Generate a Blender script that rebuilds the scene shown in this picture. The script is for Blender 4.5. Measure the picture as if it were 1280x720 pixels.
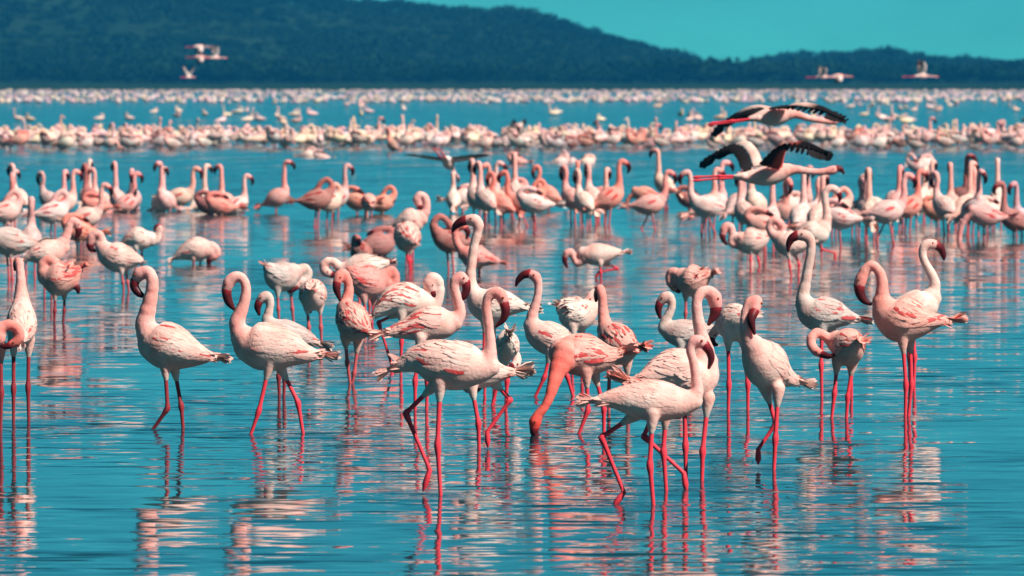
import bpy, bmesh, math, random
import numpy as np
from mathutils import Vector, Matrix, Euler, kdtree
from mathutils.bvhtree import BVHTree
R = math.radians
random.seed(7); rng = np.random.default_rng(7)
scene = bpy.context.scene
for o in list(bpy.data.objects): bpy.data.objects.remove(o)
COL = scene.collection

# ------------------------------------------------------------------ camera, world, sun
FPX = 10667.0                      # focal length in pixels of a 1280 wide picture (300 mm lens)
CAM_H = 1.72                       # eye height over the lake
HORIZON = 103.0                    # row of the horizon in a 720 high picture
PITCH = math.atan((360 - HORIZON) / FPX)
cam_d = bpy.data.cameras.new('camera'); cam = bpy.data.objects.new('camera', cam_d); COL.objects.link(cam)
cam_d.sensor_width = 36.0; cam_d.lens = FPX / 1280 * 36.0
cam_d.clip_start = 0.5; cam_d.clip_end = 20000
cam.location = (0, 0, CAM_H); cam.rotation_euler = (R(90) - PITCH, 0, 0)
cam_d.dof.use_dof = True; cam_d.dof.focus_distance = 40.5; cam_d.dof.aperture_fstop = 13.0
scene.camera = cam
SUN_EL, SUN_AZ = 46.0, 128.0       # azimuth clockwise from +Y (the view direction)
world = bpy.data.worlds.new('World'); scene.world = world; world.use_nodes = True
nt = world.node_tree; nt.nodes.clear()
sky = nt.nodes.new('ShaderNodeTexSky'); sky.sky_type = 'NISHITA'; sky.sun_disc = False
sky.sun_elevation = R(SUN_EL); sky.sun_rotation = R(SUN_AZ); sky.altitude = 1500; sky.air_density = 0.5; sky.dust_density = 0.0; sky.ozone_density = 2.0   # clear air over a highland lake
tint = nt.nodes.new('ShaderNodeMix'); tint.data_type = 'RGBA'; tint.blend_type = 'MULTIPLY'; tint.inputs[0].default_value = 1.0
tint.inputs[7].default_value = (0.090, 0.49, 0.40, 1)
bg = nt.nodes.new('ShaderNodeBackground'); bg.inputs[1].default_value = 0.105
wo = nt.nodes.new('ShaderNodeOutputWorld')
tcw = nt.nodes.new('ShaderNodeTexCoord'); mpw = nt.nodes.new('ShaderNodeMapping'); mpw.inputs['Scale'].default_value = (1, 1, 3.2); mpw.inputs['Rotation'].default_value = (0, .25, 0)
veil = nt.nodes.new('ShaderNodeTexNoise'); veil.inputs['Scale'].default_value = 26; veil.inputs['Detail'].default_value = 5; veil.inputs['Roughness'].default_value = .55   # thin high veil over the whole sky
vr = nt.nodes.new('ShaderNodeMapRange'); vr.inputs[1].default_value = .3; vr.inputs[2].default_value = .7; vr.inputs[3].default_value = .90; vr.inputs[4].default_value = 1.12
vm = nt.nodes.new('ShaderNodeMix'); vm.data_type = 'RGBA'; vm.blend_type = 'MULTIPLY'; vm.inputs[0].default_value = 1.0
nt.links.new(tcw.outputs['Generated'], mpw.inputs[0]); nt.links.new(mpw.outputs[0], veil.inputs['Vector']); nt.links.new(veil.outputs[0], vr.inputs[0])
nt.links.new(sky.outputs[0], tint.inputs[6]); nt.links.new(tint.outputs[2], vm.inputs[6]); nt.links.new(vr.outputs[0], vm.inputs[7]); nt.links.new(vm.outputs[2], bg.inputs[0]); nt.links.new(bg.outputs[0], wo.inputs[0])
sun_d = bpy.data.lights.new('sun', 'SUN'); sun = bpy.data.objects.new('sun', sun_d); COL.objects.link(sun)
sun_d.energy = 5.0; sun_d.angle = R(0.5); sun_d.color = (1.0, 0.90, 0.81)
to_sun = Vector((math.sin(R(SUN_AZ)) * math.cos(R(SUN_EL)), math.cos(R(SUN_AZ)) * math.cos(R(SUN_EL)), math.sin(R(SUN_EL))))
sun.rotation_euler = to_sun.to_track_quat('Z', 'Y').to_euler(); sun.location = (40, -40, 60)
scene.view_settings.view_transform = 'Standard'; scene.view_settings.look = 'None'
scene.view_settings.gamma = 1.0; scene.view_settings.use_curve_mapping = False
scene.view_settings.exposure = 0.5
scene.render.engine = 'CYCLES'
scene.cycles.volume_bounces = 1; scene.cycles.max_bounces = 8; scene.cycles.volume_step_rate = 4.0

CAMROT = cam.rotation_euler.to_matrix(); CAMLOC = Vector((0, 0, CAM_H))
def ray(x, y): return CAMROT @ Vector(((x - 640) / FPX, (360 - y) / FPX, -1.0))
def on_water(x, y):                # where a photograph point meets the water
    d = ray(x, y); return CAMLOC + d * (-CAM_H / d.z)
def at_depth(x, y, Y):             # where it lies at a distance Y
    d = ray(x, y); return CAMLOC + d * (Y / d.y)

# ------------------------------------------------------------------ materials
def new_mat(name):
    m = bpy.data.materials.new(name); m.use_nodes = True; t = m.node_tree
    return m, t, t.nodes['Principled BSDF'], t.nodes, t.links
def plumage_material(name, sss):
    m, t, b, N, L = new_mat(name)
    a = N.new('ShaderNodeAttribute'); a.attribute_name = 'Col'
    oi = N.new('ShaderNodeObjectInfo')
    mx = N.new('ShaderNodeMix'); mx.data_type = 'RGBA'; mx.blend_type = 'MULTIPLY'; mx.inputs[0].default_value = 1
    L.new(a.outputs['Color'], mx.inputs[6]); L.new(oi.outputs['Color'], mx.inputs[7])
    tc = N.new('ShaderNodeTexCoord')
    n = N.new('ShaderNodeTexNoise'); n.inputs['Scale'].default_value = 22; n.inputs['Detail'].default_value = 4; L.new(tc.outputs['Object'], n.inputs['Vector'])
    r = N.new('ShaderNodeMapRange'); r.inputs[1].default_value = .3; r.inputs[2].default_value = .7; r.inputs[3].default_value = .88; r.inputs[4].default_value = 1.07
    L.new(n.outputs[0], r.inputs[0])
    m2 = N.new('ShaderNodeMix'); m2.data_type = 'RGBA'; m2.blend_type = 'MULTIPLY'; m2.inputs[0].default_value = 1
    nb = N.new('ShaderNodeTexNoise'); nb.inputs['Scale'].default_value = 7; nb.inputs['Detail'].default_value = 3; L.new(tc.outputs['Object'], nb.inputs['Vector'])
    rb2 = N.new('ShaderNodeMapRange'); rb2.inputs[1].default_value = .40; rb2.inputs[2].default_value = .68; L.new(nb.outputs[0], rb2.inputs[0])
    bl_ = N.new('ShaderNodeMix'); bl_.data_type = 'RGBA'; bl_.blend_type = 'MULTIPLY'; L.new(rb2.outputs[0], bl_.inputs[0]); bl_.inputs[7].default_value = (1.0, .74, .71, 1)
    L.new(mx.outputs[2], bl_.inputs[6]); L.new(bl_.outputs[2], m2.inputs[6]); L.new(r.outputs[0], m2.inputs[7]); L.new(m2.outputs[2], b.inputs['Base Color'])
    n2 = N.new('ShaderNodeTexNoise'); n2.inputs['Scale'].default_value = 75; n2.inputs['Detail'].default_value = 3; L.new(tc.outputs['Object'], n2.inputs['Vector'])
    bp = N.new('ShaderNodeBump'); bp.inputs['Strength'].default_value = .5; bp.inputs['Distance'].default_value = .006
    L.new(n2.outputs[0], bp.inputs['Height']); L.new(bp.outputs[0], b.inputs['Normal'])
    b.inputs['Roughness'].default_value = .75; b.inputs['Specular IOR Level'].default_value = .25
    b.inputs['Subsurface Weight'].default_value = sss; b.inputs['Subsurface Radius'].default_value = (1.0, .35, .25); b.inputs['Subsurface Scale'].default_value = .035
    return m
def horn_material(name, rough):
    m, t, b, N, L = new_mat(name)
    a = N.new('ShaderNodeAttribute'); a.attribute_name = 'Col'
    tc = N.new('ShaderNodeTexCoord')
    n = N.new('ShaderNodeTexNoise'); n.inputs['Scale'].default_value = 60; L.new(tc.outputs['Object'], n.inputs['Vector'])
    r = N.new('ShaderNodeMapRange'); r.inputs[3].default_value = .75; r.inputs[4].default_value = 1.2; L.new(n.outputs[0], r.inputs[0])
    m2 = N.new('ShaderNodeMix'); m2.data_type = 'RGBA'; m2.blend_type = 'MULTIPLY'; m2.inputs[0].default_value = 1
    L.new(a.outputs['Color'], m2.inputs[6]); L.new(r.outputs[0], m2.inputs[7]); L.new(m2.outputs[2], b.inputs['Base Color'])
    b.inputs['Roughness'].default_value = rough; b.inputs['Specular IOR Level'].default_value = .2
    return m
PLUM = plumage_material('plumage', .55); FEATH = plumage_material('feathers', 0); SKIN = horn_material('leg_skin', .5); HORN = horn_material('bill_horn', .38)
EYE, _, b_, _, _ = new_mat('eye'); b_.inputs['Base Color'].default_value = (.25, .06, .015, 1); b_.inputs['Roughness'].default_value = .15

def water_material():
    m, t, b, N, L = new_mat('lake_water')
    g = N.new('ShaderNodeNewGeometry')
    def noise(scale, stretch, detail, rough=.5):
        mp = N.new('ShaderNodeVectorMath'); mp.operation = 'MULTIPLY'; mp.inputs[1].default_value = stretch
        L.new(g.outputs['Position'], mp.inputs[0])
        n = N.new('ShaderNodeTexNoise'); n.inputs['Scale'].default_value = scale; n.inputs['Detail'].default_value = detail; n.inputs['Roughness'].default_value = rough
        L.new(mp.outputs[0], n.inputs['Vector']); return n
    def slope(n, amp, mask=None):
        s = N.new('ShaderNodeVectorMath'); s.operation = 'SUBTRACT'; s.inputs[1].default_value = (.5, .5, .5); L.new(n.outputs['Color'], s.inputs[0])
        k = N.new('ShaderNodeVectorMath'); k.operation = 'MULTIPLY'; k.inputs[1].default_value = amp; L.new(s.outputs[0], k.inputs[0])
        if mask is None: return k.outputs[0]
        q = N.new('ShaderNodeVectorMath'); q.operation = 'SCALE'; L.new(k.outputs[0], q.inputs[0]); L.new(mask, q.inputs['Scale']); return q.outputs[0]
    def add(a, c):
        s = N.new('ShaderNodeVectorMath'); s.operation = 'ADD'; L.new(a, s.inputs[0]); L.new(c, s.inputs[1]); return s.outputs[0]
    patch = noise(.30, (1, .30, 1), 3)
    pr = N.new('ShaderNodeMapRange'); pr.inputs[1].default_value = .38; pr.inputs[2].default_value = .66; pr.inputs[3].default_value = .12; pr.inputs[4].default_value = 1.6
    L.new(patch.outputs[0], pr.inputs[0])
    a = slope(noise(2.4, (.75, 1, 1), 2), (.034, .044, 0))
    c = slope(noise(7.5, (.6, 1, 1), 2), (.06, .11, 0), pr.outputs[0])
    e = slope(noise(.45, (.5, 1, 1), 1), (.012, .02, 0))
    # open water far out is rougher than the sheltered shallows
    sp = N.new('ShaderNodeSeparateXYZ'); L.new(g.outputs['Position'], sp.inputs[0])
    far = N.new('ShaderNodeMapRange'); far.inputs[1].default_value = 75; far.inputs[2].default_value = 170; far.inputs[3].default_value = 0; far.inputs[4].default_value = 1
    L.new(sp.outputs[1], far.inputs[0])
    f = slope(noise(1.3, (.6, 1, 1), 3), (.10, .14, 0), far.outputs[0])
    fb = N.new('ShaderNodeVectorMath'); fb.operation = 'SCALE'; fb.inputs[0].default_value = (0, -.024, 0); L.new(far.outputs[0], fb.inputs['Scale'])   # wind-driven faces lean to the near shore
    # steeper little crest fronts, sparse, that show the dark water body
    v = add(add(add(add(a, c), e), f), fb.outputs[0])
    for sc_, st_, lo_, hi_, k_, masked in ((4.2, .36, .58, .76, -.26, True),):
        cn = noise(sc_, (st_, 1, 1), 2, .6)
        cr = N.new('ShaderNodeMapRange'); cr.inputs[1].default_value = lo_; cr.inputs[2].default_value = hi_; cr.inputs[3].default_value = 0; cr.inputs[4].default_value = 1
        L.new(cn.outputs[0], cr.inputs[0]); fac = cr.outputs[0]
        if masked:
            cm = N.new('ShaderNodeMath'); cm.operation = 'MULTIPLY'; L.new(fac, cm.inputs[0]); L.new(pr.outputs[0], cm.inputs[1]); fac = cm.outputs[0]
        cs = N.new('ShaderNodeVectorMath'); cs.operation = 'SCALE'; cs.inputs[0].default_value = (.02, k_, 0); L.new(fac, cs.inputs['Scale'])
        v = add(v, cs.outputs[0])
    z = N.new('ShaderNodeVectorMath'); z.operation = 'ADD'; L.new(g.outputs['Normal'], z.inputs[1]); L.new(v, z.inputs[0])
    nz = N.new('ShaderNodeVectorMath'); nz.operation = 'NORMALIZE'; L.new(z.outputs[0], nz.inputs[0])
    L.new(nz.outputs[0], b.inputs['Normal'])
    b.inputs['Base Color'].default_value = (.005, .042, .055, 1)
    b.inputs['Roughness'].default_value = .03; b.inputs['IOR'].default_value = 1.333
    return m
def noise_mat(name, c0, c1, scale, rough=.9, bump=0, lo=.35, hi=.65):
    m, t, b, N, L = new_mat(name)
    g = N.new('ShaderNodeNewGeometry'); n = N.new('ShaderNodeTexNoise'); n.inputs['Scale'].default_value = scale; n.inputs['Detail'].default_value = 5
    L.new(g.outputs['Position'], n.inputs['Vector'])
    cr = N.new('ShaderNodeValToRGB'); cr.color_ramp.elements[0].position = lo; cr.color_ramp.elements[1].position = hi
    cr.color_ramp.elements[0].color = (*c0, 1); cr.color_ramp.elements[1].color = (*c1, 1)
    L.new(n.outputs[0], cr.inputs[0]); L.new(cr.outputs[0], b.inputs['Base Color']); b.inputs['Roughness'].default_value = rough; b.inputs['Specular IOR Level'].default_value = .04
    return m
WATER = water_material()
GROUND = noise_mat('shore_ground', (.007, .030, .016), (.016, .044, .021), .02)
LEAF = noise_mat('foliage', (.003, .022, .012), (.012, .044, .022), .035)
BARK = noise_mat('bark', (.05, .04, .03), (.11, .085, .06), .8)
SALT = noise_mat('salt_crust', (.45, .42, .38), (.62, .60, .56), .2)

# ------------------------------------------------------------------ mesh helpers
def mesh_obj(name, V, F, mats, cols=None, fmat=None, parent=None, smooth=True, link=True):
    me = bpy.data.meshes.new(name); me.from_pydata([tuple(v) for v in V], [], F)
    for m in mats: me.materials.append(m)
    if fmat is not None: me.polygons.foreach_set('material_index', fmat)
    if smooth: me.polygons.foreach_set('use_smooth', [True] * len(me.polygons))
    if cols is not None:
        ca = me.color_attributes.new('Col', 'FLOAT_COLOR', 'POINT')
        a = np.ones((len(V), 4), dtype=np.float32); a[:, :3] = np.array(cols, dtype=np.float32); ca.data.foreach_set('color', a.ravel())
    me.update()
    o = bpy.data.objects.new(name, me)
    if link: COL.objects.link(o)
    if parent is not None: o.parent = parent
    return o
def tag(o, label=None, cat=None, group=None, kind=None):
    for k, v in (('label', label), ('category', cat), ('group', group), ('kind', kind)):
        if v: o[k] = v
    return o

def catmull(P, n):
    """P: (k, c) control rows; about n rows through them, evenly spaced along the xyz length."""
    P = np.array(P, dtype=float)
    if len(P) < 3: return np.array([P[0] + (P[-1] - P[0]) * t for t in np.linspace(0, 1, n)])
    E = np.vstack([2 * P[0] - P[1], P, 2 * P[-1] - P[-2]]); out = []
    for i in range(1, len(E) - 2):
        for t in np.linspace(0, 1, 12, endpoint=False):
            a, b, c, d = E[i - 1], E[i], E[i + 1], E[i + 2]
            out.append(.5 * (2 * b + (c - a) * t + (2 * a - 5 * b + 4 * c - d) * t * t + (3 * b - a - 3 * c + d) * t ** 3))
    out.append(E[-2]); out = np.array(out)
    s = np.concatenate([[0], np.cumsum(np.linalg.norm(np.diff(out[:, :3], axis=0), axis=1))]); q = np.linspace(0, s[-1], n)
    return np.stack([np.interp(q, s, out[:, k]) for k in range(out.shape[1])], axis=1)

class Mesh:
    def __init__(self): self.V = []; self.F = []; self.C = []; self.M = []
    def loft(self, Q, col, seg=12, side=None, wf=1.0, mat=0, round_ends=True):
        """Q: (n,4) centre and radius. side: a fixed sideways vector (else parallel transport). col: colour or function of t."""
        Q = np.array(Q, dtype=float); n = len(Q)
        T = np.gradient(Q[:, :3], axis=0); T /= np.linalg.norm(T, axis=1)[:, None] + 1e-9
        if round_ends:                                   # rounded caps
            pre = []; post = []
            for k in (80, 55, 28):
                a = R(k); pre.append(np.append(Q[0, :3] - T[0] * Q[0, 3] * math.sin(a) * .9, Q[0, 3] * math.cos(a)))
            for k in (28, 55, 80):
                a = R(k); post.append(np.append(Q[-1, :3] + T[-1] * Q[-1, 3] * math.sin(a) * .9, Q[-1, 3] * math.cos(a)))
            Q = np.vstack([pre, Q, post]); T = np.vstack([[T[0]] * 3, T, [T[-1]] * 3]); n = len(Q)
        base = len(self.V)
        s = np.array(side if side is not None else (0, 1, 0), dtype=float)
        if side is None and abs(np.dot(s, T[0])) > .9: s = np.array((1., 0, 0))
        for i in range(n):
            t = T[i]
            sv = (np.array(side, dtype=float) if side is not None else s); sv = sv - np.dot(sv, t) * t
            sv /= np.linalg.norm(sv) + 1e-9; s = sv; u = np.cross(t, sv)
            c = np.array(col(i / (n - 1)) if callable(col) else col)
            for k in range(seg):
                a = 2 * math.pi * k / seg
                self.V.append(Q[i, :3] + Q[i, 3] * (math.cos(a) * sv * wf + math.sin(a) * u)); self.C.append(c)
        for i in range(n - 1):
            for k in range(seg):
                k2 = (k + 1) % seg
                self.F.append((base + i * seg + k, base + i * seg + k2, base + (i + 1) * seg + k2, base + (i + 1) * seg + k)); self.M.append(mat)
        self.F.append(tuple(base + k for k in range(seg))[::-1]); self.M.append(mat)
        self.F.append(tuple(base + (n - 1) * seg + k for k in range(seg))); self.M.append(mat)
    def feather(self, p, d, w, nrm, L, W, col, lift=0.0, curl=0.0, tipcol=None, mat=0):
        """A leaf-shaped feather: root p, along d, across w, facing nrm."""
        p, d, w, nrm = [np.array(x, dtype=float) for x in (p, d, w, nrm)]
        b = len(self.V); tipcol = col if tipcol is None else tipcol
        for t, ww in ((0, .45), (.35, 1.0), (.7, .85), (.92, .42)):
            c = p + d * L * t + nrm * (lift * t + curl * t * t)
            cc = np.array(col) * (1 - t) + np.array(tipcol) * t
            for q, h in ((-1, -.05), (0, .05), (1, -.05)):
                self.V.append(c + w * W * .5 * ww * q + nrm * W * h); self.C.append(cc)
        self.V.append(p + d * L + nrm * (lift + curl)); self.C.append(np.array(tipcol))
        for i in range(3):
            for q in range(2):
                a = b + i * 3 + q; self.F.append((a, a + 1, a + 4, a + 3)); self.M.append(mat)
        self.F.append((b + 9, b + 10, b + 12)); self.F.append((b + 10, b + 11, b + 12)); self.M += [mat, mat]
    def extend(self, o, mat_off=0):
        b = len(self.V); self.V += o.V; self.C += o.C; self.F += [tuple(b + i for i in f) for f in o.F]; self.M += [m + mat_off for m in o.M]
    def obj(self, name, mats, parent=None, smooth=True, link=True):
        return mesh_obj(name, self.V, self.F, mats, self.C, self.M, parent, smooth, link)

def remesh(M, voxel, smooth):
    """One continuous skin round the lofts of M, each point taking the colour of the nearest loft."""
    me = bpy.data.meshes.new('tmp'); me.from_pydata([tuple(v) for v in M.V], [], M.F)
    ob = bpy.data.objects.new('tmp', me); COL.objects.link(ob)
    r = ob.modifiers.new('r', 'REMESH'); r.mode = 'VOXEL'; r.voxel_size = voxel
    s = ob.modifiers.new('s', 'SMOOTH'); s.factor = .5; s.iterations = smooth
    dg = bpy.context.evaluated_depsgraph_get(); ev = ob.evaluated_get(dg); m2 = ev.to_mesh()
    n = len(m2.vertices); V = np.empty(n * 3, dtype=np.float32); m2.vertices.foreach_get('co', V); V = V.reshape(-1, 3)
    F = [tuple(p.vertices) for p in m2.polygons]
    ev.to_mesh_clear(); bpy.data.objects.remove(ob); bpy.data.meshes.remove(me)
    kd = kdtree.KDTree(len(M.V))
    for i, v in enumerate(M.V): kd.insert(Vector(v), i)
    kd.balance(); C = np.array(M.C); out = np.empty((n, 3))
    for i in range(n):
        h = kd.find_n(Vector(V[i]), 4); w = np.array([1 / (x[2] + 1e-3) for x in h]); out[i] = (C[[x[1] for x in h]] * w[:, None]).sum(0) / w.sum()
    res = Mesh(); res.V = [v for v in V.astype(float)]; res.F = F; res.C = [c for c in out]; res.M = [0] * len(F)
    return res

# ------------------------------------------------------------------ the flamingo
TONE = {  # body, neck, head
    'pale':  ((.87, .58, .51), (.85, .47, .42), (.83, .38, .35)),
    'white': ((.86, .68, .60), (.84, .60, .53), (.82, .50, .45)),
    'pink':  ((.82, .45, .38), (.82, .37, .32), (.80, .30, .26)),
    'rose':  ((.78, .37, .33), (.80, .30, .26), (.78, .20, .17)),
    'coral': ((.84, .46, .39), (.86, .18, .14), (.84, .07, .055)),
    'grey':  ((.60, .52, .48), (.68, .54, .48), (.66, .44, .40)),
    'dusky': ((.42, .26, .24), (.50, .30, .27), (.45, .22, .20)),
}
LEG_COL = {'pink': (.80, .050, .075), 'dark': (.30, .035, .045), 'mauve': (.55, .10, .11)}
BILL_C = (.085, .012, .016)

def bird_geometry(B, N, bill, legs, tone, legtone='pink', red=.15, voxel=.0075, feathers=True, unit=1.0, coarse=False, sm=6, ruffle=1.0, billc=BILL_C):
    """B body rows (x,y,z,r) chest first, N neck rows from the chest to the head, bill rows, legs as point lists. Metres."""
    tb, tn, th = [np.array(c) for c in TONE[tone]]
    B = np.array(B, dtype=float); N = np.array(N, dtype=float)
    fwd = B[0, :3] - B[-1, :3]; fwd[2] = 0; fwd /= np.linalg.norm(fwd) + 1e-9
    side = np.array((-fwd[1], fwd[0], 0.0))                  # the bird's own left
    Qb = catmull(B, 22); Qb[:, 3] = np.maximum(Qb[:, 3], .004)
    skin = Mesh()
    skin.loft(Qb, lambda t: tb, 18, side, .86)
    Qn = catmull(N, 34); Qn[2:-2, 3] *= 1 + .035 * np.sin(np.arange(30) * 1.3 + rng.random() * 6) + .02 * rng.normal(size=30); Qn[:, 3] = np.maximum(Qn[:, 3], .006)
    def ncol(t):
        if t < .25: return tb + (tn - tb) * t / .25
        if t < .75: return tn
        return tn + (th - tn) * (t - .75) / .25
    skin.loft(Qn, ncol, 14)
    bl = np.array(bill, dtype=float)
    hd = Qn[-1]; b0 = bl[0]
    skin.loft(np.array([hd, hd * .5 + b0 * .5 + np.array((0, 0, 0, .001)), b0]), lambda t: th, 12)
    for lg in legs:                                          # feathered thigh
        p, q = np.array(lg[0][:3], dtype=float), np.array(lg[1][:3], dtype=float); d = (q - p); l = np.linalg.norm(d); d /= l
        th_l = min(.06 * unit, l * .4)
        skin.loft(np.array([np.append(p - d * .03 * unit, .034 * unit), np.append(p + d * .005, .026 * unit), np.append(p + d * th_l, .012 * unit)]), tb, 10)
    body = remesh(skin, voxel, sm); n_skin, f_skin = len(body.V), len(body.F)
    lc = np.array(LEG_COL[legtone]); dk = lc * .72
    for lg in legs:
        pts = [np.array(p[:3], dtype=float) for p in lg]; rows = []
        rad = .0105 * unit
        for i in range(len(pts) - 1):
            p, q = pts[i], pts[i + 1]
            last = i == len(pts) - 2
            if i == 0: rr = [(0, .012), (.45, .0098), (.86, .0098), (.95, .0135)]
            elif i == 1: rr = [(0, .0150), (.07, .0140), (.16, .0098), (.5, .0082), (.92, .0085)]
            else: rr = [(0, .0105), (.3, .0125), (.7, .0135)]
            for t, r_ in rr: rows.append(np.append(p + (q - p) * t, r_ * unit))
        rows.append(np.append(pts[-1], (.009 if len(pts) < 4 else .005) * unit))
        body.loft(np.array(rows), lambda t: lc if t < .9 else dk, 6 if coarse else 8, None, 1, 1, True)
        f = pts[-1]                                           # webbed foot on the lake bed
        if len(pts) < 4 and not coarse:
            for a in (-28, 0, 28):
                dr = Matrix.Rotation(R(a), 3, 'Z') @ Vector(fwd)
                body.loft(np.array([np.append(f, .007), np.append(f + np.array(dr) * .07 * unit, .004)]), dk, 5, None, 1, 1, False)
    wings = (Mesh(), Mesh()); tail = Mesh()
    surf = BVHTree.FromPolygons([tuple(v) for v in body.V[:n_skin]], body.F[:f_skin])
    if feathers:
        n = len(Qb); T = np.gradient(Qb[:, :3], axis=0); sl = np.gradient(Qb[:, 3]) / (np.linalg.norm(T, axis=1) + 1e-6); T /= np.linalg.norm(T, axis=1)[:, None] + 1e-9
        rows_t = np.linspace(.20, .88, 9 if coarse else 17)
        for it, t in enumerate(rows_t):
            i = t * (n - 1); k = min(int(i), n - 2); c = Qb[k] * (1 - i + k) + Qb[k + 1] * (i - k); tg = T[k]
            sv = side - np.dot(side, tg) * tg; sv /= np.linalg.norm(sv); up = np.cross(tg, sv)
            if up[2] < 0: up = -up
            for sgn, W in ((1, wings[0]), (-1, wings[1])):
                angs = np.linspace(5, 96, 5 if coarse else 11)
                for ia, ang in enumerate(angs):
                    a = R(ang + (rng.random() - .5) * 9 + (5 if it % 2 else 0))
                    nr = up * math.cos(a) + sgn * sv * math.sin(a)
                    wv = -up * math.sin(a) + sgn * sv * math.cos(a)
                    pos = c[:3] + c[3] * (up * math.cos(a) + sgn * sv * math.sin(a) * .86) + nr * .0012 * unit
                    L = (.060 + .080 * t + .018 * rng.random()) * unit * (1.4 if coarse else 1)
                    wd = (.021 + .005 * t) * unit * (1.6 if coarse else 1)
                    dd = tg + nr * float(np.clip(sl[min(k + 1, n - 1)], -1.6, .2)) * .9 + wv * ((rng.random() - .5) * .3 - (.12 if ang > 70 else 0)); nr = nr - np.dot(nr, dd) / np.dot(dd, dd) * dd; nr /= np.linalg.norm(nr); dd /= np.linalg.norm(dd)
                    v = .85 + .22 * rng.random()
                    col = np.clip(tb * v, 0, .86)
                    zone = .35 + .65 * (1 if (35 < ang < 95 and t > .40) else 0)
                    tip = np.clip(col * 1.05, 0, .86)
                    if rng.random() < red * zone:
                        col = np.array((.62, .045, .05)) * (.8 + .4 * rng.random()); tip = col * .8 + tb * .2
                    elif rng.random() < red * .8:
                        col = tb * .5 + np.array((.66, .16, .15)) * .5
                    n0 = len(W.V); W.feather(pos, dd, wv, nr, L, wd, col, tipcol=tip)
                    stand = (.0022 + .0065 * ruffle * rng.random() ** 2) * unit
                    for q in range(n0, len(W.V)):            # lie along the body like shingles, tips a little proud
                        loc, nn, _, dist = surf.find_nearest(Vector(W.V[q]))
                        if dist < .045 * unit: W.V[q] = np.array(loc) + np.array(nn) * (.0008 * unit + stand * (q - n0) / 12 + (.0012 * unit if (q - n0) % 3 == 1 else 0))
        e = Qb[-1]; tg = T[-1]; sv = side; up = np.cross(tg, sv); up = -up if up[2] < 0 else up
        for j in range(6 if coarse else 26):
            a = (rng.random() - .5) * .5; bq = (rng.random() - .5) * .34
            dd = tg + sv * a * .6 + up * bq; dd /= np.linalg.norm(dd)
            v = .82 + .25 * rng.random()
            ro = rng.uniform(-1.2, 1.2); wv_ = np.cross(up, dd); wv_ /= np.linalg.norm(wv_); un_ = np.cross(dd, wv_); w2 = wv_ * math.cos(ro) + un_ * math.sin(ro); n2_ = np.cross(dd, w2)
            tail.feather(e[:3] - tg * (.055 + .05 * rng.random()) * unit + sv * a * .05 + up * bq * .07, dd, w2, n2_, (.070 + .022 * rng.random()) * unit, .020 * unit, np.clip(tb * v, 0, .85), tipcol=np.clip(tb * v * np.array((1.02, .92, .9)), 0, .85))
    bm = Mesh()
    Qk = catmull(bl, 14)
    s2 = side
    bm.loft(Qk, lambda t: (np.array((.45, .03, .04)) * (1 - min(1, t / .35)) + np.array(billc) * min(1, t / .35)) if t < .85 else np.array((.03, .008, .01)), 10, None, 1, 0, True)
    eyes = []
    hv = bl[0, :3] - hd[:3]; hv /= np.linalg.norm(hv) + 1e-9
    up = np.cross(hv, np.cross(np.array((0, 0, 1.)), hv)); nu = np.linalg.norm(up); up = up / nu if nu > .2 else np.array((0, 0, 1.))
    lat = np.cross(hv, up); lat /= np.linalg.norm(lat) + 1e-9
    for sgn in (1, -1):
        E = Mesh(); c = hd[:3] * .7 + b0[:3] * .3 + up * hd[3] * .25 + sgn * lat * hd[3] * .86
        r_ = .0055 * unit; E.loft(np.array([np.append(c - lat * r_ * .4, r_), np.append(c + lat * r_ * .4, r_)]), (.1, .02, .01), 8); eyes.append(E)
    return body, wings, tail, bm, eyes

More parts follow.
